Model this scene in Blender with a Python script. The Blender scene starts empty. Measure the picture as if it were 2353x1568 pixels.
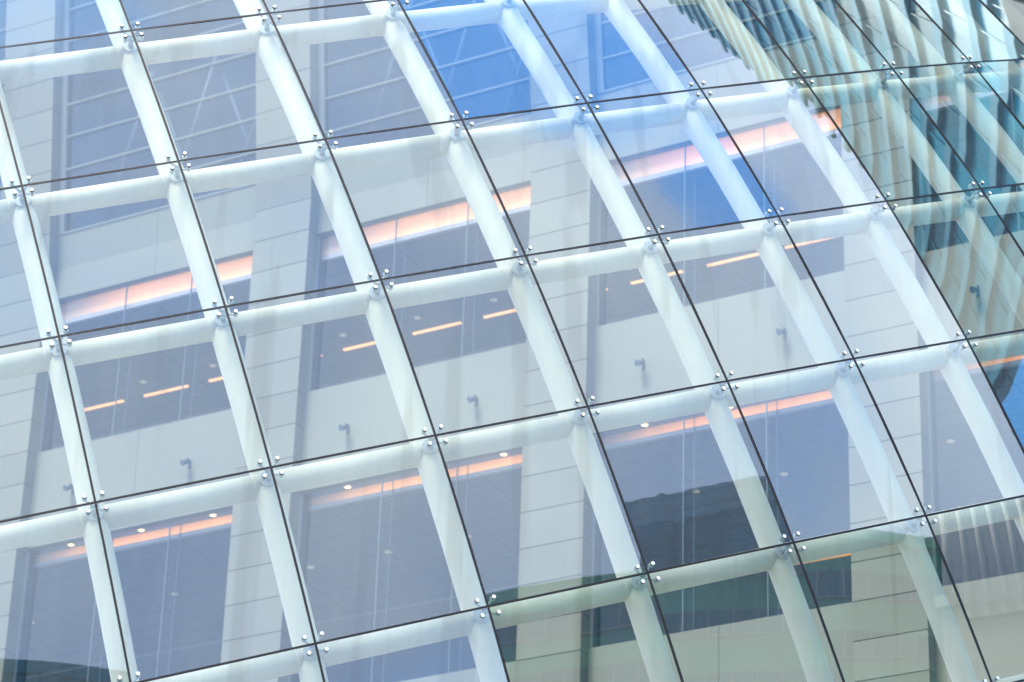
import bpy, bmesh, math, random
from mathutils import Vector, Matrix, noise
random.seed(7)
sc = bpy.context.scene
R = math.radians

# ------------------------------------------------------------------ camera
cam_d = bpy.data.cameras.new("camera")
cam = bpy.data.objects.new("camera", cam_d)
sc.collection.objects.link(cam)
cam_d.sensor_width = 36.0
cam_d.lens = 36.0 * 7131.0 / 2353.0
cam_d.clip_end = 4000
cam_d.dof.use_dof = True; cam_d.dof.focus_distance = 40.5; cam_d.dof.aperture_fstop = 1.4
CX = Vector((0.87822136, 0.47731944, 0.02988975))      # camera right in world axes (X along the wall, Y into it)
CY = Vector((0.19909684, -0.42171257, 0.88460101))     # camera up
CZ = Vector((0.43484214, -0.77092455, -0.46538978))    # backwards
cam.matrix_world = Matrix(((CX.x, CY.x, CZ.x, 0), (CX.y, CY.y, CZ.y, 0), (CX.z, CY.z, CZ.z, 0), (0, 0, 0, 1)))
sc.camera = cam
GROUND_Z = -1.6

# ------------------------------------------------------------------ world
SUN_AZ, SUN_EL = 195.0, 60.0            # azimuth from +Y towards +X
w = bpy.data.worlds.new("World"); sc.world = w; w.use_nodes = True
nt = w.node_tree; nt.nodes.clear()
wo = nt.nodes.new('ShaderNodeOutputWorld'); bg = nt.nodes.new('ShaderNodeBackground')
sky = nt.nodes.new('ShaderNodeTexSky'); sky.sky_type = 'NISHITA'; sky.sun_disc = False
sky.sun_elevation = R(SUN_EL); sky.sun_rotation = R(SUN_AZ); sky.ozone_density = 3.0; sky.air_density = 1.0; sky.dust_density = 0.3
tc = nt.nodes.new('ShaderNodeTexCoord')
nz = nt.nodes.new('ShaderNodeTexNoise'); nz.inputs['Scale'].default_value = 2.6; nz.inputs['Detail'].default_value = 7
nz.inputs['Roughness'].default_value = 0.55
nt.links.new(tc.outputs['Generated'], nz.inputs['Vector'])
def direction(az, el):
    return Vector((math.sin(R(az)) * math.cos(R(el)), math.cos(R(az)) * math.cos(R(el)), math.sin(R(el))))
def wmath(op, a, b=None, c=None):
    n = nt.nodes.new('ShaderNodeMath'); n.operation = op
    for k, v in enumerate((a, b, c)):
        if v is None: continue
        if isinstance(v, (int, float)): n.inputs[k].default_value = v
        else: nt.links.new(v, n.inputs[k])
    return n.outputs[0]
clear = None                            # the gaps in the cloud cover
for az, el, rad, amt in ((105, 61, 6.5, .50), (93, 51, 3.6, .38), (57, 37, 9, .55), (93, 44, 4, .10), (152, 60, 5, .25)):
    vd = nt.nodes.new('ShaderNodeVectorMath'); vd.operation = 'DOT_PRODUCT'
    nt.links.new(tc.outputs['Generated'], vd.inputs[0]); vd.inputs[1].default_value = direction(az, el)
    mr = nt.nodes.new('ShaderNodeMapRange'); mr.interpolation_type = 'SMOOTHSTEP'
    mr.inputs['From Min'].default_value = math.cos(R(rad * 1.6)); mr.inputs['From Max'].default_value = math.cos(R(rad * .5))
    mr.inputs['To Min'].default_value = 0; mr.inputs['To Max'].default_value = amt
    nt.links.new(vd.outputs['Value'], mr.inputs['Value'])
    clear = mr.outputs[0] if clear is None else wmath('MAXIMUM', clear, mr.outputs[0])
dens = wmath('SUBTRACT', nz.outputs['Fac'], clear)
cr = nt.nodes.new('ShaderNodeMapRange'); cr.interpolation_type = 'SMOOTHSTEP'
cr.inputs['From Min'].default_value = .10; cr.inputs['From Max'].default_value = .46
nt.links.new(dens, cr.inputs['Value'])
n2 = nt.nodes.new('ShaderNodeTexNoise'); n2.inputs['Scale'].default_value = 5; n2.inputs['Detail'].default_value = 6
nt.links.new(tc.outputs['Generated'], n2.inputs['Vector'])
cc = nt.nodes.new('ShaderNodeValToRGB')
cc.color_ramp.elements[0].position = .35; cc.color_ramp.elements[0].color = (4.5, 6.0, 9.4, 1)
cc.color_ramp.elements[1].position = .68; cc.color_ramp.elements[1].color = (7.2, 8.4, 10.4, 1)
nt.links.new(n2.outputs['Fac'], cc.inputs['Fac'])
sat = nt.nodes.new('ShaderNodeMix'); sat.data_type = 'RGBA'; sat.blend_type = 'MULTIPLY'; sat.inputs['Factor'].default_value = 1
nt.links.new(sky.outputs[0], sat.inputs[6]); sat.inputs[7].default_value = (1.6, 2.9, 3.7, 1)
mx = nt.nodes.new('ShaderNodeMix'); mx.data_type = 'RGBA'
nt.links.new(cr.outputs[0], mx.inputs['Factor']); nt.links.new(sat.outputs[2], mx.inputs[6]); nt.links.new(cc.outputs[0], mx.inputs[7])
nt.links.new(mx.outputs[2], bg.inputs['Color']); bg.inputs['Strength'].default_value = 0.12
nt.links.new(bg.outputs[0], wo.inputs[0])

sd = bpy.data.lights.new("sun", 'SUN'); sd.energy = 3.7; sd.angle = R(20); sd.color = (1, .92, .82)
so = bpy.data.objects.new("sun", sd); sc.collection.objects.link(so)
so.rotation_euler = direction(SUN_AZ, SUN_EL).to_track_quat('Z', 'Y').to_euler()

vs = sc.view_settings; vs.view_transform = 'Standard'; vs.look = 'None'; vs.gamma = 1; vs.exposure = 0.86
sc.cycles.transparent_max_bounces = 16
sc.cycles.max_bounces = 8

# ------------------------------------------------------------------ helpers
col = sc.collection
def tag(o, label=None, cat=None, group=None, kind=None):
    if label: o['label'] = label
    if cat: o['category'] = cat
    if group: o['group'] = group
    if kind: o['kind'] = kind
    return o
def empty(name, loc=(0, 0, 0)):
    o = bpy.data.objects.new(name, None); col.objects.link(o); o.location = loc; return o
def mesh_of(name, bm, mats, smooth=False, recalc=True):
    me = bpy.data.meshes.new(name)
    if recalc: bmesh.ops.recalc_face_normals(bm, faces=bm.faces[:])
    bm.to_mesh(me); bm.free()
    for m in (mats if isinstance(mats, (list, tuple)) else [mats]): me.materials.append(m)
    if smooth:
        for p in me.polygons: p.use_smooth = True
    return me
def obj(name, bm, mats, parent=None, smooth=False, recalc=True):
    o = bpy.data.objects.new(name, mesh_of(name, bm, mats, smooth, recalc)); col.objects.link(o)
    if parent is not None:
        o.parent = parent
        o.matrix_parent_inverse = Matrix.Translation(-parent.location)
    return o
def box(bm, x0, x1, y0, y1, z0, z1, mi=0, zs=(), f=None):
    lv = [z0] + sorted(z for z in zs if z0 < z < z1) + [z1]
    rings = []
    for z in lv:
        r = []
        for x, y in ((x0, y0), (x1, y0), (x1, y1), (x0, y1)):
            v = Vector((x, y, z))
            if f: v = f(v)
            r.append(bm.verts.new(v))
        rings.append(r)
    fs = [bm.faces.new(rings[0][::-1]), bm.faces.new(rings[-1])]
    for a, b in zip(rings, rings[1:]):
        for k in range(4): fs.append(bm.faces.new((a[k], a[(k + 1) % 4], b[(k + 1) % 4], b[k])))
    for q in fs: q.material_index = mi
    return fs
def frame_of(d):
    d = d.normalized(); a = Vector((0, 0, 1)) if abs(d.z) < .9 else Vector((1, 0, 0))
    u = d.cross(a).normalized(); return u, d.cross(u).normalized()
def cyl(bm, p, q, r0, r1=None, n=24, mi=0, bevel=0.0):
    r1 = r0 if r1 is None else r1
    u, v = frame_of(q - p); d = (q - p); L = d.length; d = d.normalized()
    prof = [(0, r0), (L, r1)]
    if bevel: prof = [(0, r0 - bevel), (bevel, r0), (L - bevel, r1), (L, r1 - bevel)]
    rings = []
    for t, r in prof:
        rings.append([bm.verts.new(p + d * t + (u * math.cos(2 * math.pi * k / n) + v * math.sin(2 * math.pi * k / n)) * r) for k in range(n)])
    fs = [bm.faces.new(rings[0][::-1]), bm.faces.new(rings[-1])]
    for a, b in zip(rings, rings[1:]):
        for k in range(n):
            g = bm.faces.new((a[k], a[(k + 1) % n], b[(k + 1) % n], b[k])); g.smooth = True; fs.append(g)
    for g in fs: g.material_index = mi
def sweep(bm, pts, r, n=32):
    """tube through a polyline, mitred at its corners"""
    dirs = [(b - a).normalized() for a, b in zip(pts, pts[1:])]
    u, v = frame_of(dirs[0]); rings = []
    for k, p in enumerate(pts):
        if 0 < k < len(pts) - 1: t = (dirs[k - 1] + dirs[k]).normalized()
        else: t = dirs[0] if k == 0 else dirs[-1]
        dd = dirs[max(k - 1, 0)]
        u = (u - dd * u.dot(dd)).normalized(); v = dd.cross(u)
        ring = []
        for a in range(n):
            off = (u * math.cos(2 * math.pi * a / n) + v * math.sin(2 * math.pi * a / n)) * r
            off = off - dd * (off.dot(t) / dd.dot(t))
            ring.append(bm.verts.new(p + off))
        rings.append(ring)
    bm.faces.new(rings[0][::-1]); bm.faces.new(rings[-1])
    for a, b in zip(rings, rings[1:]):
        for k in range(n): bm.faces.new((a[k], a[(k + 1) % n], b[(k + 1) % n], b[k])).smooth = True

# ------------------------------------------------------------------ materials
def mat(name, colr, rough=.5, metal=0.0, var=0.0, scale=3.0, stretch=(1, 1, 1), bump=0.0, spec=.5, ramp=None):
    m = bpy.data.materials.new(name); m.use_nodes = True; t = m.node_tree
    b = t.nodes['Principled BSDF']
    b.inputs['Base Color'].default_value = (*colr, 1); b.inputs['Roughness'].default_value = rough
    b.inputs['Metallic'].default_value = metal; b.inputs['Specular IOR Level'].default_value = spec
    if var or bump:
        g = t.nodes.new('ShaderNodeNewGeometry'); mp = t.nodes.new('ShaderNodeMapping'); mp.inputs['Scale'].default_value = stretch
        n = t.nodes.new('ShaderNodeTexNoise'); n.inputs['Scale'].default_value = scale; n.inputs['Detail'].default_value = 6
        t.links.new(g.outputs['Position'], mp.inputs[0]); t.links.new(mp.outputs[0], n.inputs['Vector'])
        r = t.nodes.new('ShaderNodeValToRGB')
        r.color_ramp.elements[0].position = .3; r.color_ramp.elements[1].position = .7
        r.color_ramp.elements[0].color = (*[c * (1 - var) for c in colr], 1)
        r.color_ramp.elements[1].color = (*[min(1, c * (1 + var)) for c in colr], 1)
        t.links.new(n.outputs['Fac'], r.inputs['Fac']); t.links.new(r.outputs[0], b.inputs['Base Color'])
        if bump:
            bp = t.nodes.new('ShaderNodeBump'); bp.inputs['Strength'].default_value = bump; bp.inputs['Distance'].default_value = .01
            t.links.new(n.outputs['Fac'], bp.inputs['Height']); t.links.new(bp.outputs[0], b.inputs['Normal'])
    return m
def emit(name, c, s):
    m = bpy.data.materials.new(name); m.use_nodes = True; t = m.node_tree
    b = t.nodes['Principled BSDF']; b.inputs['Base Color'].default_value = (.6, .5, .4, 1)
    b.inputs['Emission Color'].default_value = (*c, 1); b.inputs['Emission Strength'].default_value = s
    return m
def glass(name, tint, f0, grazing, refl_streaks=0.0, bend=0.0, power=3.0):
    m = bpy.data.materials.new(name); m.use_nodes = True; t = m.node_tree; t.nodes.clear()
    out = t.nodes.new('ShaderNodeOutputMaterial'); tr = t.nodes.new('ShaderNodeBsdfTransparent'); gl = t.nodes.new('ShaderNodeBsdfGlossy')
    tr.inputs[0].default_value = (*tint, 1); gl.inputs['Roughness'].default_value = 0.0; gl.inputs['Color'].default_value = (.95, 1, 1, 1)
    lw = t.nodes.new('ShaderNodeLayerWeight'); lw.inputs['Blend'].default_value = .5
    geo = t.nodes.new('ShaderNodeNewGeometry')
    def M(op, a, b):
        n = t.nodes.new('ShaderNodeMath'); n.operation = op
        for k, v in enumerate((a, b)):
            if isinstance(v, (int, float)): n.inputs[k].default_value = v
            else: t.links.new(v, n.inputs[k])
        return n.outputs[0]
    fr = M('ADD', M('MULTIPLY', M('POWER', lw.outputs['Facing'], power), grazing), f0)
    fr = M('MULTIPLY', fr, M('SUBTRACT', 1.0, geo.outputs['Backfacing']))
    mx = t.nodes.new('ShaderNodeMixShader'); t.links.new(fr, mx.inputs[0]); t.links.new(tr.outputs[0], mx.inputs[1]); t.links.new(gl.outputs[0], mx.inputs[2])
    last = mx.outputs[0]
    mp = t.nodes.new('ShaderNodeMapping'); t.links.new(geo.outputs['Position'], mp.inputs[0])
    if bend:
        n = t.nodes.new('ShaderNodeTexNoise'); n.inputs['Scale'].default_value = .55; n.inputs['Detail'].default_value = 1.0
        t.links.new(geo.outputs['Position'], n.inputs['Vector'])
        bp = t.nodes.new('ShaderNodeBump'); bp.inputs['Strength'].default_value = 1.0; bp.inputs['Distance'].default_value = bend
        t.links.new(n.outputs['Fac'], bp.inputs['Height']); t.links.new(bp.outputs[0], gl.inputs['Normal'])
    if refl_streaks:  # vertical bands and veil painted into the glass in place of soft reflections
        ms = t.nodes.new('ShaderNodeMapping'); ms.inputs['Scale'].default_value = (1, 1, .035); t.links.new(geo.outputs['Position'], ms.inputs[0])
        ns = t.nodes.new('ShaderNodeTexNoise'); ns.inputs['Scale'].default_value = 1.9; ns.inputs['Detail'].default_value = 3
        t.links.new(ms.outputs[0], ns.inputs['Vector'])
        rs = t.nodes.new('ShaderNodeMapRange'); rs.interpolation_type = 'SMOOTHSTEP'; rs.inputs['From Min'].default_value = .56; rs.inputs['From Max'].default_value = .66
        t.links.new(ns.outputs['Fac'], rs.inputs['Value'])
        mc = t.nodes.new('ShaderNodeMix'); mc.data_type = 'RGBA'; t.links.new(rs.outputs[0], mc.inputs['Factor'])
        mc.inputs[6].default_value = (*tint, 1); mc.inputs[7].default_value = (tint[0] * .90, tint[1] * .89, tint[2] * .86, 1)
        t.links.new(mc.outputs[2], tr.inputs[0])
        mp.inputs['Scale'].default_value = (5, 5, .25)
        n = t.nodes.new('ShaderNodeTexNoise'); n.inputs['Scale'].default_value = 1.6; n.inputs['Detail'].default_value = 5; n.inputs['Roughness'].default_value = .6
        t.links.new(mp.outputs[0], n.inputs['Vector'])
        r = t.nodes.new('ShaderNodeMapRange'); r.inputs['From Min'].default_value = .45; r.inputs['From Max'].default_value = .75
        r.inputs['To Min'].default_value = 0.01; r.inputs['To Max'].default_value = refl_streaks
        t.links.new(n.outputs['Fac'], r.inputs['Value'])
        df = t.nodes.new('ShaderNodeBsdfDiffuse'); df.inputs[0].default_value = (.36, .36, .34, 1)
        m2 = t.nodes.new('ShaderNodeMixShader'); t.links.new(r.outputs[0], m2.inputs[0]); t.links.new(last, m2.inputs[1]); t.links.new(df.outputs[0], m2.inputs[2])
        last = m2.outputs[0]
    t.links.new(last, out.inputs[0])
    return m

M_glass = glass('coated_facade_glass', (.94, .966, .925), .155, 1.8, refl_streaks=.045, bend=.003)
M_edge = mat('silicone_seal', (.008, .006, .006), .6)
M_tube = mat('white_painted_steel', (.95, .905, .80), .5, var=.04, scale=2.2, stretch=(1, 1, .35), spec=.25)
M_steel = mat('brushed_steel', (.60, .64, .66), .5, metal=.35)
M_cap = mat('polished_steel', (.98, .98, .96), .4, metal=.0)
M_dark = mat('dark_steel', (.08, .085, .09), .4, metal=1.0)
M_stone = mat('pale_limestone', (.185, .195, .175), .75, var=.06, scale=.8, stretch=(1, 1, .5), bump=.1)
t_ = M_stone.node_tree; g_ = t_.nodes.new('ShaderNodeNewGeometry'); h_ = t_.nodes.new('ShaderNodeMapRange')
h_.inputs['To Min'].default_value = .88; h_.inputs['To Max'].default_value = 1.1; t_.links.new(g_.outputs['Random Per Island'], h_.inputs['Value'])
v_ = t_.nodes.new('ShaderNodeVectorMath'); v_.operation = 'SCALE'; b_ = t_.nodes['Principled BSDF']
src_ = b_.inputs['Base Color'].links[0].from_socket; t_.links.new(src_, v_.inputs[0]); t_.links.new(h_.outputs[0], v_.inputs['Scale']); t_.links.new(v_.outputs[0], b_.inputs['Base Color'])
M_core = mat('shadow_joint', (.10, .11, .12), .9)
M_span = mat('pale_spandrel_panel', (.185, .20, .18), .7, var=.04, scale=.5, stretch=(1, 1, .4))
M_frame = mat('window_frame_paint', (.19, .22, .24), .45)
M_mull = mat('glass_fin_edge', (.13, .19, .24), .4)
M_win = glass('window_glass', (.86, .90, .96), .05, .6, power=4)
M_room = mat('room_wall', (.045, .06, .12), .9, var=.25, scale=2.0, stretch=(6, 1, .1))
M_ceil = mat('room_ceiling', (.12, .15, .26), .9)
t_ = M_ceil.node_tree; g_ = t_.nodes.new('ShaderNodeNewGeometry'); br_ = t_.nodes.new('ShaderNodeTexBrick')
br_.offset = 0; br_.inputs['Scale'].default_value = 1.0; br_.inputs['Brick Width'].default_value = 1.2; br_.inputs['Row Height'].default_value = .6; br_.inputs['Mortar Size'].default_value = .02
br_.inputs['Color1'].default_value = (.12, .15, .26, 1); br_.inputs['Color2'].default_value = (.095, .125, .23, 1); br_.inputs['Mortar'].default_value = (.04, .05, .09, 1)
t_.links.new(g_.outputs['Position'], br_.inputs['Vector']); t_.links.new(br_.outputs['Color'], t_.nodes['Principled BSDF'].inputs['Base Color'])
M_soff = mat('window_soffit', (.22, .26, .36), .8)
M_truss = mat('roof_truss_paint', (.10, .14, .19), .5)
M_warm = None

# ------------------------------------------------------------------ setting: ground
bm = bmesh.new()
S = 1500
vsq = [bm.verts.new((x * S, y * S, GROUND_Z)) for x, y in ((-1, -1), (1, -1), (1, 1), (-1, 1))]
bm.faces.new(vsq)
g = obj('ground', bm, mat('street_paving', (.16, .16, .155), .85, var=.2, scale=.3))
tag(g, kind='structure')

# ------------------------------------------------------------------ the domed glass surface
EX = [(0, 0), (0, 1), (0, 2), (0, 3), (1, 0), (1, 1), (1, 2), (2, 0), (2, 1), (3, 0)]
CW = [[-16.034580572066876, 31.411544462915902, 18.932938344819725], [1.8857441997752753, 1.1163929714469738, -5.3277144671996055], [-0.4073979260000154, 0.33070537949858475, -0.10393840540419699], [0.008797860994675662, -0.010200330466803553, -0.025973306882285274], [4.883935769213103, 5.836216799194327, 3.075742196450623], [0.4452305845548846, 0.6018427229510501, 0.24562714422353493], [-0.09642421995172273, 0.06550077733403517, -0.0598338722970517], [-0.9953830534211228, 0.5826955631579396, 0.2815674890763277], [0.02192914684003077, 0.10834802945663326, -0.06438717361761331], [-0.05174350523661685, 0.07153937264260048, 0.047297698620531174]]
CW = [Vector(c) for c in CW]
def G(i, j):
    """point of the facade grid: i = line down the wall, j = line along it"""
    u = (j - 3.5) / 4; v = (i - 2.5) / 2.5
    p = Vector((0, 0, 0))
    for (a, b), c in zip(EX, CW): p += c * (u ** a * v ** b)
    return p
def GN(i, j):
    h = 1e-3
    return (G(i, j + h) - G(i, j - h)).cross(G(i - h, j) - G(i + h, j)).normalized()
I0, I1, J0, J1 = -1, 6, -1, 10
AX = 0.47; TR = 0.163
cw = empty('glass_curtain_wall', G(6, 4))
tag(cw, 'curved point-fixed glass facade carried on a white tubular steel grid', 'glass facade')

# posts (continuous) and rails (one tube per field)
for j in range(J0, J1 + 1):
    bm = bmesh.new()
    sweep(bm, [G(i, j) - GN(i, j) * AX for i in [k * .5 for k in range(2 * I0, 2 * I1 + 1)]], TR)
    obj('post_tube', bm, M_tube, cw)
for i in range(I0, I1 + 1):
    for j in range(J0, J1):
        a = G(i, j) - GN(i, j) * AX; b = G(i, j + 1) - GN(i, j + 1) * AX
        d = (b - a).normalized() * TR * .55
        bm = bmesh.new(); cyl(bm, a + d, b - d, TR * .93, n=32)
        e = (b - a).normalized()
        for q in (a + e * TR * 1.0, b - e * TR * 1.06): cyl(bm, q, q + e * .012, TR * .93 + .004, n=32)   # weld bead
        obj('rail_tube', bm, M_tube, cw)
# seals
def strip(pts, nrm, width, z0, z1):
    bm = bmesh.new(); prev = None
    for k, (p, n) in enumerate(zip(pts, nrm)):
        t = (pts[min(k + 1, len(pts) - 1)] - pts[max(k - 1, 0)]).normalized(); s = n.cross(t).normalized() * width / 2
        r = [bm.verts.new(p + s + n * z0), bm.verts.new(p - s + n * z0), bm.verts.new(p - s + n * z1), bm.verts.new(p + s + n * z1)]
        if prev is None: bm.faces.new(r)
        else:
            for q in range(4): bm.faces.new((prev[q], prev[(q + 1) % 4], r[(q + 1) % 4], r[q]))
        prev = r
    bm.faces.new(prev[::-1]); return bm
ks = lambda a, b, m: [a + (b - a) * t / m for t in range(m + 1)]
for j in range(J0, J1 + 1):
    q = ks(I0, I1, (I1 - I0) * 4)
    obj('joint_seal', strip([G(i, j) for i in q], [GN(i, j) for i in q], .028, -.012, .003), M_edge, cw)
for i in range(I0, I1 + 1):
    q = ks(J0, J1, (J1 - J0) * 4)
    obj('joint_seal', strip([G(i, j) for j in q], [GN(i, j) for j in q], .026, -.011, .0005), M_edge, cw)
# panes
BOW = .55
for i in range(I0, I1):
    for j in range(J0, J1):
        n = 8; bm = bmesh.new()
        c = [G(i, j), G(i, j + 1), G(i + 1, j), G(i + 1, j + 1)]
        nm = GN(i + .5, j + .5); e = .0060
        tw = Vector((random.gauss(0, 1), random.gauss(0, 1), random.gauss(0, 1))) * .0009     # fitting tolerance, millimetres
        top = []; bot = []
        for a in range(n + 1):
            ra = []; rb = []
            for b in range(n + 1):
                s = e + (1 - 2 * e) * a / n; t = e + (1 - 2 * e) * b / n
                p = (c[0] * (1 - t) + c[1] * t) * (1 - s) + (c[2] * (1 - t) + c[3] * t) * s
                p = p.lerp(G(i + s, j + t), BOW)
                p += nm * (tw.x * (s - .5) + tw.y * (t - .5)) * 2
                ra.append(bm.verts.new(p)); rb.append(bm.verts.new(p - nm * .012))
            top.append(ra); bot.append(rb)
        for a in range(n):
            for b in range(n):
                bm.faces.new((top[a][b], top[a + 1][b], top[a + 1][b + 1], top[a][b + 1])).smooth = True
                bm.faces.new((bot[a][b], bot[a][b + 1], bot[a + 1][b + 1], bot[a + 1][b])).smooth = True
        per = [(0, k) for k in range(n)] + [(k, n) for k in range(n)] + [(n, n - k) for k in range(n)] + [(n - k, 0) for k in range(n)]
        ru = [bm.verts.new(top[a][b].co) for a, b in per]; rl = [bm.verts.new(bot[a][b].co) for a, b in per]   # own edge loops keep the faces flat to the rim
        for k in range(len(per)):
            f = bm.faces.new((ru[k], rl[k], rl[(k + 1) % len(per)], ru[(k + 1) % len(per)])); f.material_index = 1
        bm.normal_update()
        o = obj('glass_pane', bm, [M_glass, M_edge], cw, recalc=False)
# spider fittings
bm = bmesh.new()
V = Vector
cyl(bm, V((0, 0, -.335)), V((0, 0, -.285)), .105, n=32, bevel=.006)
cyl(bm, V((0, 0, -.285)), V((0, 0, -.16)), .036, .030)
cyl(bm, V((0, 0, -.175)), V((0, 0, -.135)), .048, bevel=.004)
BX, BY = .108, .100
for sx in (-1, 1):
    for sy in (-1, 1):
        cyl(bm, V((0, 0, -.155)), V((sx * BX * .97, sy * BY * .97, -.085)), .019, .012, n=12)
        cyl(bm, V((sx * BX, sy * BY, -.1)), V((sx * BX, sy * BY, -.07)), .020, n=16)
spider_me = mesh_of('spider_fitting', bm, M_steel)
bm = bmesh.new()
cyl(bm, V((0, 0, -.072)), V((0, 0, .004)), .017, n=20, mi=1)
cyl(bm, V((0, 0, -.066)), V((0, 0, -.050)), .034, n=24, mi=1, bevel=.003)
cyl(bm, V((0, 0, .001)), V((0, 0, .015)), .0275, n=24, mi=2)
cyl(bm, V((0, 0, .015)), V((0, 0, .019)), .0245, n=24, mi=0, bevel=.0015)
bolt_me = mesh_of('bolt', bm, [M_cap, M_steel, M_dark])
for i in range(I0, I1 + 1):
    for j in range(J0, J1 + 1):
        p = G(i, j); z = GN(i, j); x = (G(i, j + .05) - G(i, j - .05)).normalized(); x = (x - z * x.dot(z)).normalized(); y = z.cross(x)
        s = bpy.data.objects.new('spider_fitting', spider_me); col.objects.link(s)
        s.parent = cw; s.matrix_parent_inverse = Matrix.Translation(-cw.location)
        s.matrix_basis = Matrix(((x.x, y.x, z.x, p.x), (x.y, y.y, z.y, p.y), (x.z, y.z, z.z, p.z), (0, 0, 0, 1)))
        for sx in (-1, 1):
            for sy in (-1, 1):
                b = bpy.data.objects.new('bolt', bolt_me); col.objects.link(b); b.parent = s
                b.location = (sx * BX, sy * BY, 0)

# ------------------------------------------------------------------ stone building behind the glass
YF = 46.25; YR = 46.55; KINK = 32.4
def lean(v):
    if v.z > KINK: v = Vector((v.x, v.y - .13 * (v.z - KINK), v.z))
    return v
BL = [-44.30, -37.64, -30.97, -24.45, -17.76]
BR = [-39.00, -32.32, -25.78, -19.14, -12.45]
BAYN = ['bay beyond the left edge', 'leftmost bay', 'second bay', 'third bay', 'rightmost bay']
C0 = 28.66; CH = 0.7425; ZLO = 12.0; ZHI = 41.0
bd = empty('stone_building', (-25, YR, GROUND_Z))
tag(bd, 'pale stone clad building with tall piers and lit windows behind the glass', 'building')
# piers
edges = [(-46.5, BL[0])] + [(BR[k], BL[k + 1]) for k in range(4)] + [(BR[4], -11.0)]
for x0, x1 in edges:
    bm = bmesh.new()
    box(bm, x0 + .02, x1 - .02, YF + .022, YR + .5, ZLO, 36.0 if x1 > -12 else ZHI, 1, (KINK,), lean)
    k = math.floor((ZLO - C0) / CH)
    top_ = 36.0 if x1 > -12 else ZHI
    while C0 + k * CH < top_ - .1:
        a = C0 + k * CH; b = a + CH
        box(bm, x0, x1, YF, YR + .35, a + .009, b - .009, 0, (KINK,), lean)
        k += 1
    obj('pier', bm, [M_stone, M_core], bd)
HEAD = {1: 31.66, 2: 25.80, 3: 19.25}; SILL = {0: 33.20, 1: 28.00, 2: 21.37, 3: 15.4}
# lower wall, floors, rooms
bm = bmesh.new(); box(bm, -46.5, -11.0, YR - .1, YR + .3, GROUND_Z, ZLO); obj('base_wall', bm, M_stone, bd)
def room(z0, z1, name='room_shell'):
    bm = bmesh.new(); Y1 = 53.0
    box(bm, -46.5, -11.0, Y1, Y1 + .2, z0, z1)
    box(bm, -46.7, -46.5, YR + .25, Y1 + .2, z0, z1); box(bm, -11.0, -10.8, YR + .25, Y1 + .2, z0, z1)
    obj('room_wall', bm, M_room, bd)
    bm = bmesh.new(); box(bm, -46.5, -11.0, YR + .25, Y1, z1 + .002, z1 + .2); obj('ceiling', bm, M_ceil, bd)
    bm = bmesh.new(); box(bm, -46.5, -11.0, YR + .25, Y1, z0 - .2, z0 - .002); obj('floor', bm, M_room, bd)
room(27.3, HEAD[1] + .25); room(20.6, HEAD[2] + .25); room(14.6, HEAD[3] + .25)
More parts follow.
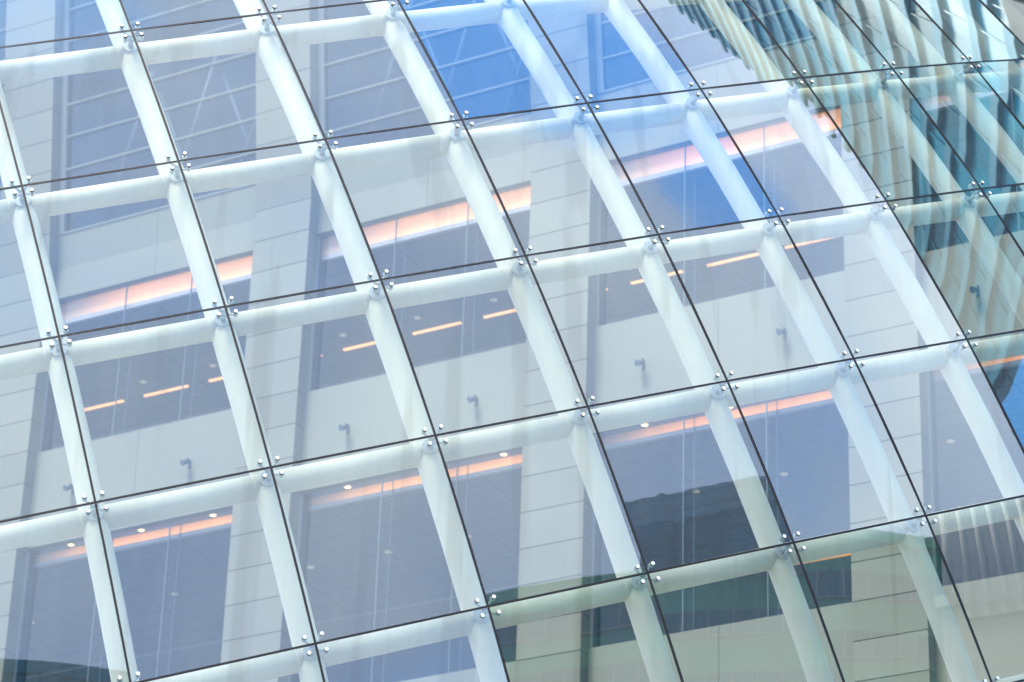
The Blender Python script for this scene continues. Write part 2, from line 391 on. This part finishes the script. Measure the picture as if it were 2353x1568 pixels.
for x0, x1, k in zip(BL, BR, range(5)):
    for top, bot in ((SILL[0], HEAD[1]), (SILL[1], HEAD[2]), (SILL[2], HEAD[3]), (SILL[3], ZLO)):
        bm = bmesh.new(); xm = x0 + 2.62
        for a, b in ((x0, xm - .004), (xm + .004, x1)):
            box(bm, a, b, YR, YR + .15, bot, top, 0, (KINK,), lean)
        box(bm, x0, x1, YR + .02, YR + .24, bot + .01, top - .01, 0, (KINK,), lean)
        obj('spandrel', bm, M_span, bd)
    for lvl in (1, 2, 3):
        z0, z1 = SILL[lvl], HEAD[lvl]
        bm = bmesh.new()
        for a, b, c, d in ((x0, x0 + .05, z0, z1), (x1 - .05, x1, z0, z1), (x0 + .05, x1 - .05, z0, z0 + .03), (x0 + .05, x1 - .05, z1 - .03, z1)):
            box(bm, a, b, YR + .06, YR + .13, c, d)
        wf = obj('window', bm, M_frame, bd)
        for xm in (x0 + 1.87, x0 + 3.55):
            bm = bmesh.new(); box(bm, xm - .008, xm + .008, YR + .07, YR + .11, z0 + .03, z1 - .03); 
            obj('mullion', bm, M_mull, wf)
            bm = bmesh.new(); box(bm, xm + .10, xm + .108, YR + .30, YR + .33, z0 + .0, z1 + .2)
            obj('glass_fin', bm, M_mull, wf)
        for a, b in ((x0 + .05, x0 + 1.862), (x0 + 1.878, x0 + 3.542), (x0 + 3.558, x1 - .05)):
            bm = bmesh.new(); box(bm, a, b, YR + .085, YR + .095, z0 + .03, z1 - .03); obj('window_pane', bm, M_win, wf)
        bm = bmesh.new(); dpt = {1: .17, 2: .33, 3: .33}[lvl]
        box(bm, x0 - .3, x1 + .3, YR + .14, YR + dpt + .02, z1, z1 + .05); obj('soffit', bm, M_soff, bd)
    # upper glazing with transoms
    z0, z1 = SILL[0], (35.9 if k == 4 else 40.6)
    bm = bmesh.new()
    for a, b in ((x0 + .02, x0 + .17), (x1 - .03, x1)): box(bm, a, b, YR - .02, YR + .05, z0, z1, f=lean)
    box(bm, x0 + .17, x1 - .03, YR - .02, YR + .05, z0, z0 + .04, f=lean)
    bmesh.ops.remove_doubles(bm, verts=bm.verts[:], dist=.0005)
    wf = obj('window', bm, M_frame, bd)
    z = z0
    while z < z1:
        bm = bmesh.new(); box(bm, x0 + .17, x1 - .03, YR - .01, YR + .05, z + .73, z + .765, f=lean); 
        o = obj('transom', bm, M_frame, wf)
        z += .78
    for xm in (x0 + .17, x0 + 1.87, x0 + 3.55):
        x2 = {0: x0 + 1.86, 1: x0 + 3.54, 2: x1 - .03}[[x0 + .17, x0 + 1.87, x0 + 3.55].index(xm)]
        bm = bmesh.new(); box(bm, xm, x2, YR + .06, YR + .07, z0, z1, f=lean); obj('window_pane', bm, M_win, wf)
    # roof truss behind it
    for s in range(0 if k == 4 else 3):
        bm = bmesh.new(); xa = x0 + .2 + s * 1.7
        cyl(bm, V((xa, 47.6, 33.4)), V((xa + 1.6, 46.9, 37.2)), .05, n=12)
        cyl(bm, V((xa + 1.6, 47.2, 36.8)), V((xa + 2.6, 47.6, 34.0)), .035, n=12)
        obj('truss_rod', bm, M_truss, bd)
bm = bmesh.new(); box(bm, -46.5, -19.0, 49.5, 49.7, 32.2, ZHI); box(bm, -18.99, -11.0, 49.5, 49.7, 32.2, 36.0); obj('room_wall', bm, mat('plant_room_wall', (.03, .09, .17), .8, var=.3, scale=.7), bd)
bm = bmesh.new(); box(bm, -46.5, -11.0, 47.0, 49.5, 32.1, 32.2); obj('floor', bm, M_room, bd)
bm = bmesh.new(); box(bm, -46.5, -17.8, YR - 1.4, 53.2, ZHI, ZHI + .3); box(bm, -18.5, -11.0, YR - .7, 53.2, 36.01, 36.3); obj('roof', bm, M_stone, bd)

# warm lamps inside the windows
def warm(name, base, strength, fade_axis=True):
    m = bpy.data.materials.new(name); m.use_nodes = True; t = m.node_tree
    b = t.nodes['Principled BSDF']; b.inputs['Base Color'].default_value = (.7, .5, .35, 1)
    tcn = t.nodes.new('ShaderNodeTexCoord'); sp = t.nodes.new('ShaderNodeSeparateXYZ'); t.links.new(tcn.outputs['Generated'], sp.inputs[0])
    r = t.nodes.new('ShaderNodeMapRange'); r.interpolation_type = 'SMOOTHSTEP'
    r.inputs['From Min'].default_value = -.02; r.inputs['From Max'].default_value = .40; r.inputs['To Min'].default_value = .04; r.inputs['To Max'].default_value = 1
    t.links.new(sp.outputs['X'], r.inputs['Value'])
    r2 = t.nodes.new('ShaderNodeMapRange'); r2.inputs['From Min'].default_value = 0; r2.inputs['From Max'].default_value = 1; r2.inputs['To Min'].default_value = 1.15; r2.inputs['To Max'].default_value = .6
    t.links.new(sp.outputs['Z'], r2.inputs['Value'])
    mu = t.nodes.new('ShaderNodeMath'); mu.operation = 'MULTIPLY'; t.links.new(r.outputs[0], mu.inputs[0]); t.links.new(r2.outputs[0], mu.inputs[1])
    mu2 = t.nodes.new('ShaderNodeMath'); mu2.operation = 'MULTIPLY'; t.links.new(mu.outputs[0], mu2.inputs[0]); mu2.inputs[1].default_value = strength
    b.inputs['Emission Color'].default_value = (*base, 1)
    t.links.new(mu2.outputs[0], b.inputs['Emission Strength'])
    return m
M_cove = warm('cove_diffuser', (1.0, .28, .0), .85)
M_val = mat('cove_valance', (.62, .52, .46), .7)
M_lamp = emit('strip_lamp', (1, .36, .10), 1.5)
M_down = emit('downlight_lens', (1, .62, .25), 2.2)
def cove(x0, x1, y, z0, z1, label, group, vh):
    t = empty('cove_light', (x0, y, z0)); tag(t, label, 'cove light', group)
    bm = bmesh.new(); box(bm, x0, x1, y, y + .04, z0, z1); obj('diffuser', bm, M_cove, t)
    bm = bmesh.new(); box(bm, x0, x1, y - .01, y + .07, z0 - vh, z0 - .001); obj('valance', bm, M_val, t)
for k in range(1, 5):
    x0, x1 = BL[k], BR[k]
    cove(x0, x1 + .3, YR + .19, 31.22, 31.655, 'tall glowing orange cove light, upper window of the ' + BAYN[k], 'cove lights in the upper row of windows', .11)
    cove(x0, x1 + .3, YR + .35, 25.61, 25.795, 'slim glowing orange cove light, lower window of the ' + BAYN[k], 'cove lights in the lower row of windows', .09)
    for q, nm in zip((1.0, 2.75, 4.5), ('left', 'middle', 'right')):
        t = empty('downlight', (x0 + q, YR + .2, 25.797)); tag(t, nm + ' small round downlight above the slim cove light, ' + BAYN[k], 'downlight', 'downlights in the lower window soffits')
        p = V((x0 + q, YR + .2, 25.797))
        bm = bmesh.new(); cyl(bm, p - V((0, 0, .012)), p, .085, n=24); obj('bezel', bm, M_cap, t)
        bm = bmesh.new(); cyl(bm, p - V((0, 0, .018)), p - V((0, 0, .0125)), .06, n=24); obj('lens', bm, M_down, t)
M_dim = emit('dim_downlight_lens', (1, .75, .45), .22)
for k in range(1, 5):
    for Yd, Zd, row in ((50.3, HEAD[2] + .25, 'lower'), (51.0, HEAD[1] + .25, 'upper')):
        for q, nm in zip((.55, 2.45, 4.35), ('left', 'middle', 'right')):
            p = V((BL[k] * 1.085 + q, Yd, Zd))
            t = empty('downlight', p); tag(t, nm + ' faint downlight deep inside the room, %s window of the %s' % (row, BAYN[k]), 'downlight', 'faint downlights deep inside the rooms')
            bm = bmesh.new(); cyl(bm, p - V((0, 0, .012)), p, .10, n=20); obj('bezel', bm, M_soff, t)
            bm = bmesh.new(); cyl(bm, p - V((0, 0, .018)), p - V((0, 0, .0125)), .075, n=20); obj('lens', bm, M_dim, t)
X = -38.52; n = 0
while X < -12:
    bay = [k for k in range(5) if BL[k] - 1.0 < X + .3 < BR[k] + .3]
    if bay:
        t = empty('strip_light', (X, 49, 30.27)); n += 1
        tag(t, '%s of the thin orange strip lights behind the upper windows' % (['leftmost', 'second', 'third', 'fourth', 'fifth', 'sixth', 'seventh', 'eighth', 'ninth', 'tenth', 'eleventh', 'twelfth', 'thirteenth', 'fourteenth', 'fifteenth', 'sixteenth'][n - 1]), 'strip light', 'strip lights behind the upper windows')
        bm = bmesh.new(); box(bm, X, X + 1.15, 48.97, 49.03, 30.27, 30.30); obj('tube', bm, M_lamp, t)
        bm = bmesh.new(); box(bm, X - .02, X + 1.17, 48.96, 49.04, 30.301, 30.36)
        for q in (.2, .95): box(bm, X + q, X + q + .01, 48.995, 49.005, 30.36, HEAD[1] + .25)
        obj('housing', bm, M_dark, t)
    X += 1.70
t = empty('strip_light', (-23.6, 49, 23.5)); tag(t, 'long thin orange strip light in the darker lower window, third bay', 'strip light')
bm = bmesh.new(); box(bm, -24.0, -19.2, 48.97, 49.03, 23.46, 23.50); obj('tube', bm, M_cove, t)
bm = bmesh.new(); box(bm, -24.0, -19.2, 48.96, 49.04, 23.501, 23.55); 
for q in (-23.5, -20): box(bm, q, q + .01, 48.995, 49.005, 23.55, HEAD[2] + .25)
obj('housing', bm, M_dark, t)
# floodlights on the spandrels
M_fl = mat('floodlight_housing', (.07, .11, .17), .4, metal=.3)
M_fl2 = mat('floodlight_lens', (.12, .2, .3), .1)
for k in range(1, 5):
    for q, nm in ((1.06, 'left'), (3.97, 'right')):
        x = BL[k] + q; z = 26.9
        t = empty('floodlight', (x, YR, z)); tag(t, 'small blue-grey floodlight, %s one on the pale panel of the %s' % (nm, BAYN[k]), 'floodlight', 'floodlights on the panels between the windows')
        bm = bmesh.new(); box(bm, x - .035, x + .035, YR - .02, YR, z - .05, z + .12); cyl(bm, V((x, YR - .02, z + .05)), V((x, YR - .16, z + .02)), .016, n=12)
        box(bm, x - .075, x - .065, YR - .22, YR - .10, z - .02, z + .08); box(bm, x + .065, x + .075, YR - .22, YR - .10, z - .02, z + .08)
        obj('bracket', bm, M_fl, t)
        bm = bmesh.new(); cyl(bm, V((x, YR - .10, z + .06)), V((x, YR - .26, z - .04)), .040, .060, n=20); obj('housing', bm, M_fl, t)
        bm = bmesh.new(); cyl(bm, V((x, YR - .2605, z - .0403)), V((x, YR - .268, z - .045)), .052, n=20); obj('lens', bm, M_fl2, t)

# ------------------------------------------------------------------ the town that the glass reflects
def rot_box(bm, o, ux, a0, a1, d0, d1, z0, z1, mi=0):
    """box in a frame at o with x axis ux (horizontal), depth axis to its left"""
    uy = V((-ux.y, ux.x, 0)); vs_ = []
    for z in (z0, z1):
        vs_.append([bm.verts.new(o + ux * a + uy * d + V((0, 0, z))) for a, d in ((a0, d0), (a1, d0), (a1, d1), (a0, d1))])
    fs = [bm.faces.new(vs_[0][::-1]), bm.faces.new(vs_[1])] + [bm.faces.new((vs_[0][k], vs_[0][(k + 1) % 4], vs_[1][(k + 1) % 4], vs_[1][k])) for k in range(4)]
    for f in fs: f.material_index = mi
M_teal = mat('teal_tower_glass', (.0, .19, .26), .4, var=.7, scale=.16, spec=.25)
M_teal2 = mat('teal_spandrel_glass', (.02, .20, .25), .35, spec=.2)
M_fin = mat('white_tower_fin', (.05, .24, .31), .6)
M_pod = mat('blue_podium_glass', (.07, .45, 1.0), .25)
A = V((22.0, 43.2, 0)); B = V((-32.0, 57.9, 0)); L = (B - A).length; ux = (A - B).normalized(); POD = 42.0; TOPZ = 170.0
tw = empty('glass_tower', (6, 50, GROUND_Z))
tag(tw, 'tall teal glass tower with projecting white louvres beside the domed facade', 'tower')
bm = bmesh.new(); rot_box(bm, B, ux, 0, L, 0, 18, POD + .1, TOPZ); obj('facade_glass', bm, M_teal, tw)
bm = bmesh.new(); rot_box(bm, B, ux, .0, L, -.1, 18, GROUND_Z, POD); obj('podium', bm, M_pod, tw)
z = POD + 1; k = 0
while z < TOPZ:
    e = random.random() * .8
    bm = bmesh.new(); rot_box(bm, B, ux, .02, L + .1 + e, -.22, -.01, z, z + .5); obj('louvre', bm, M_fin, tw); z += 2.2; k += 1
a = 1.5
while a < L:
    bm = bmesh.new(); rot_box(bm, B, ux, a, a + .12, -.12, 0, POD + .1, TOPZ); obj('mullion', bm, M_teal, tw); a += 3.0
# street side buildings
def block(name, label, az, d, wdt, dep, h, mats, floors=3.6, win=2.4):
    o = V((-16 + math.sin(R(az)) * d, 31 + math.cos(R(az)) * d, 0)); u = V((math.cos(R(az)), -math.sin(R(az)), 0)) * -1
    t = empty(name, (o.x, o.y, GROUND_Z)); tag(t, label, 'building', 'buildings across the street')
    uy = V((-u.y, u.x, 0))
    if uy.dot(V((-16, 31, 0)) - o) > 0: u = -u
    bm = bmesh.new(); rot_box(bm, o, u, -wdt / 2, wdt / 2, 0, dep, GROUND_Z, h); obj('wall', bm, mats[0], t)
    z = GROUND_Z + 1.2
    while z + win < h:
        bm = bmesh.new(); rot_box(bm, o, u, -wdt / 2 + 1, wdt / 2 - 1, -.06, 0, z, z + win * .62); wf = obj('window', bm, mats[1], t)
        bm = bmesh.new(); a = -wdt / 2 + 1
        while a < wdt / 2 - 1: rot_box(bm, o, u, a, a + .12, -.18, -.061, z, z + win * .62); a += 1.6
        bmesh.ops.remove_doubles(bm, verts=bm.verts[:], dist=.0001)
        rot_box(bm, o, u, -wdt / 2 + 1, wdt / 2 - 1, -.16, -.0605, z - .1, z - .001)
        obj('frame', bm, M_frame, wf)
        z += floors
    bm = bmesh.new(); rot_box(bm, o, u, -wdt / 2 - .3, wdt / 2 + .3, -.3, dep + .3, h, h + .6); obj('parapet', bm, mats[0], t)
    return t
M_b1 = mat('olive_concrete', (.08, .33, .22), .8, var=.15, scale=.1)
M_b2 = mat('dark_window_band', (.01, .12, .14), .3)
M_b3 = mat('cream_stone', (.42, .42, .34), .8, var=.1, scale=.1)
block('office_block', 'olive grey concrete block with bands of dark windows across the street', 98.5, 62, 52, 14, 46, (M_b1, M_b2))
block('stone_block', 'cream stone block across the street to the right', 71, 52, 26, 14, 38, (M_b3, M_b2))
cr_ = empty('added_reflection_columns', (28.0, 47.5, 38.7)); tag(cr_, 'row of round white columns added above the cream stone block for the pleated reflection', 'colonnade')  # unseen columns and back wall, added to give the glass a pleated reflection
o_ = V((-16 + math.sin(R(71)) * 51.5, 31 + math.cos(R(71)) * 51.5, 0)); u_ = V((-math.cos(R(71)), math.sin(R(71)), 0))
for k in range(26):
    p = o_ + u_ * (-12.5 + k * 1.0)
    bm = bmesh.new(); cyl(bm, V((p.x, p.y, 38.7)), V((p.x, p.y, 47.0)), .24, n=20); obj('column', bm, M_tube, cr_)
bm = bmesh.new(); w_ = V((math.sin(R(71)), math.cos(R(71)), 0))
p0, p1 = o_ + u_ * -13 + w_ * 2.2, o_ + u_ * 13 + w_ * 2.2
q_ = [bm.verts.new(v) for v in (p0 + V((0, 0, 38.7)), p1 + V((0, 0, 38.7)), p1 + w_ * .4 + V((0, 0, 38.7)), p0 + w_ * .4 + V((0, 0, 38.7)))]
q2 = [bm.verts.new(v.co + V((0, 0, 7.5))) for v in q_]
bm.faces.new(q_[::-1]); bm.faces.new(q2)
for k in range(4): bm.faces.new((q_[k], q_[(k + 1) % 4], q2[(k + 1) % 4], q2[k]))
obj('back_wall', bm, mat('grey_render', (.36, .41, .48), .8), cr_)
block('low_glass_block', 'low dark teal glass block behind the photographer', 160, 60, 34, 14, 36, (M_teal, M_b2))
bm = bmesh.new()
pts = []
for k in range(41):
    az = 98.5 + k * .39; t = k / 40
    el = 31.0 - 2.2 * t - 9.0 * max(0, t - .86) / .14 + .12 * noise.noise(Vector((k * .5, 0, 0)))
    pts.append((az, el))
# wooded hill behind the blocks
hv = []
for az, el in pts:
    row = []
    for q, dd in enumerate((200, 260, 330)):
        d = direction(az, 0); hgt = [0, .75, 1][q] * math.tan(R(el)) * 330 + 17 + (random.random() * .7 if q else 0)
        if q == 0: hgt = GROUND_Z
        row.append(bm.verts.new(V((-16, 31, 0)) + d * dd + V((0, 0, hgt))))
    hv.append(row)
for r0, r1 in zip(hv, hv[1:]):
    for q in range(2): bm.faces.new((r0[q], r0[q + 1], r1[q + 1], r1[q]))
tag(obj('hill', bm, mat('wooded_hillside', (.0, .05, .10), .95, var=.5, scale=.05)), kind='structure')
print('objects', len(bpy.data.objects))
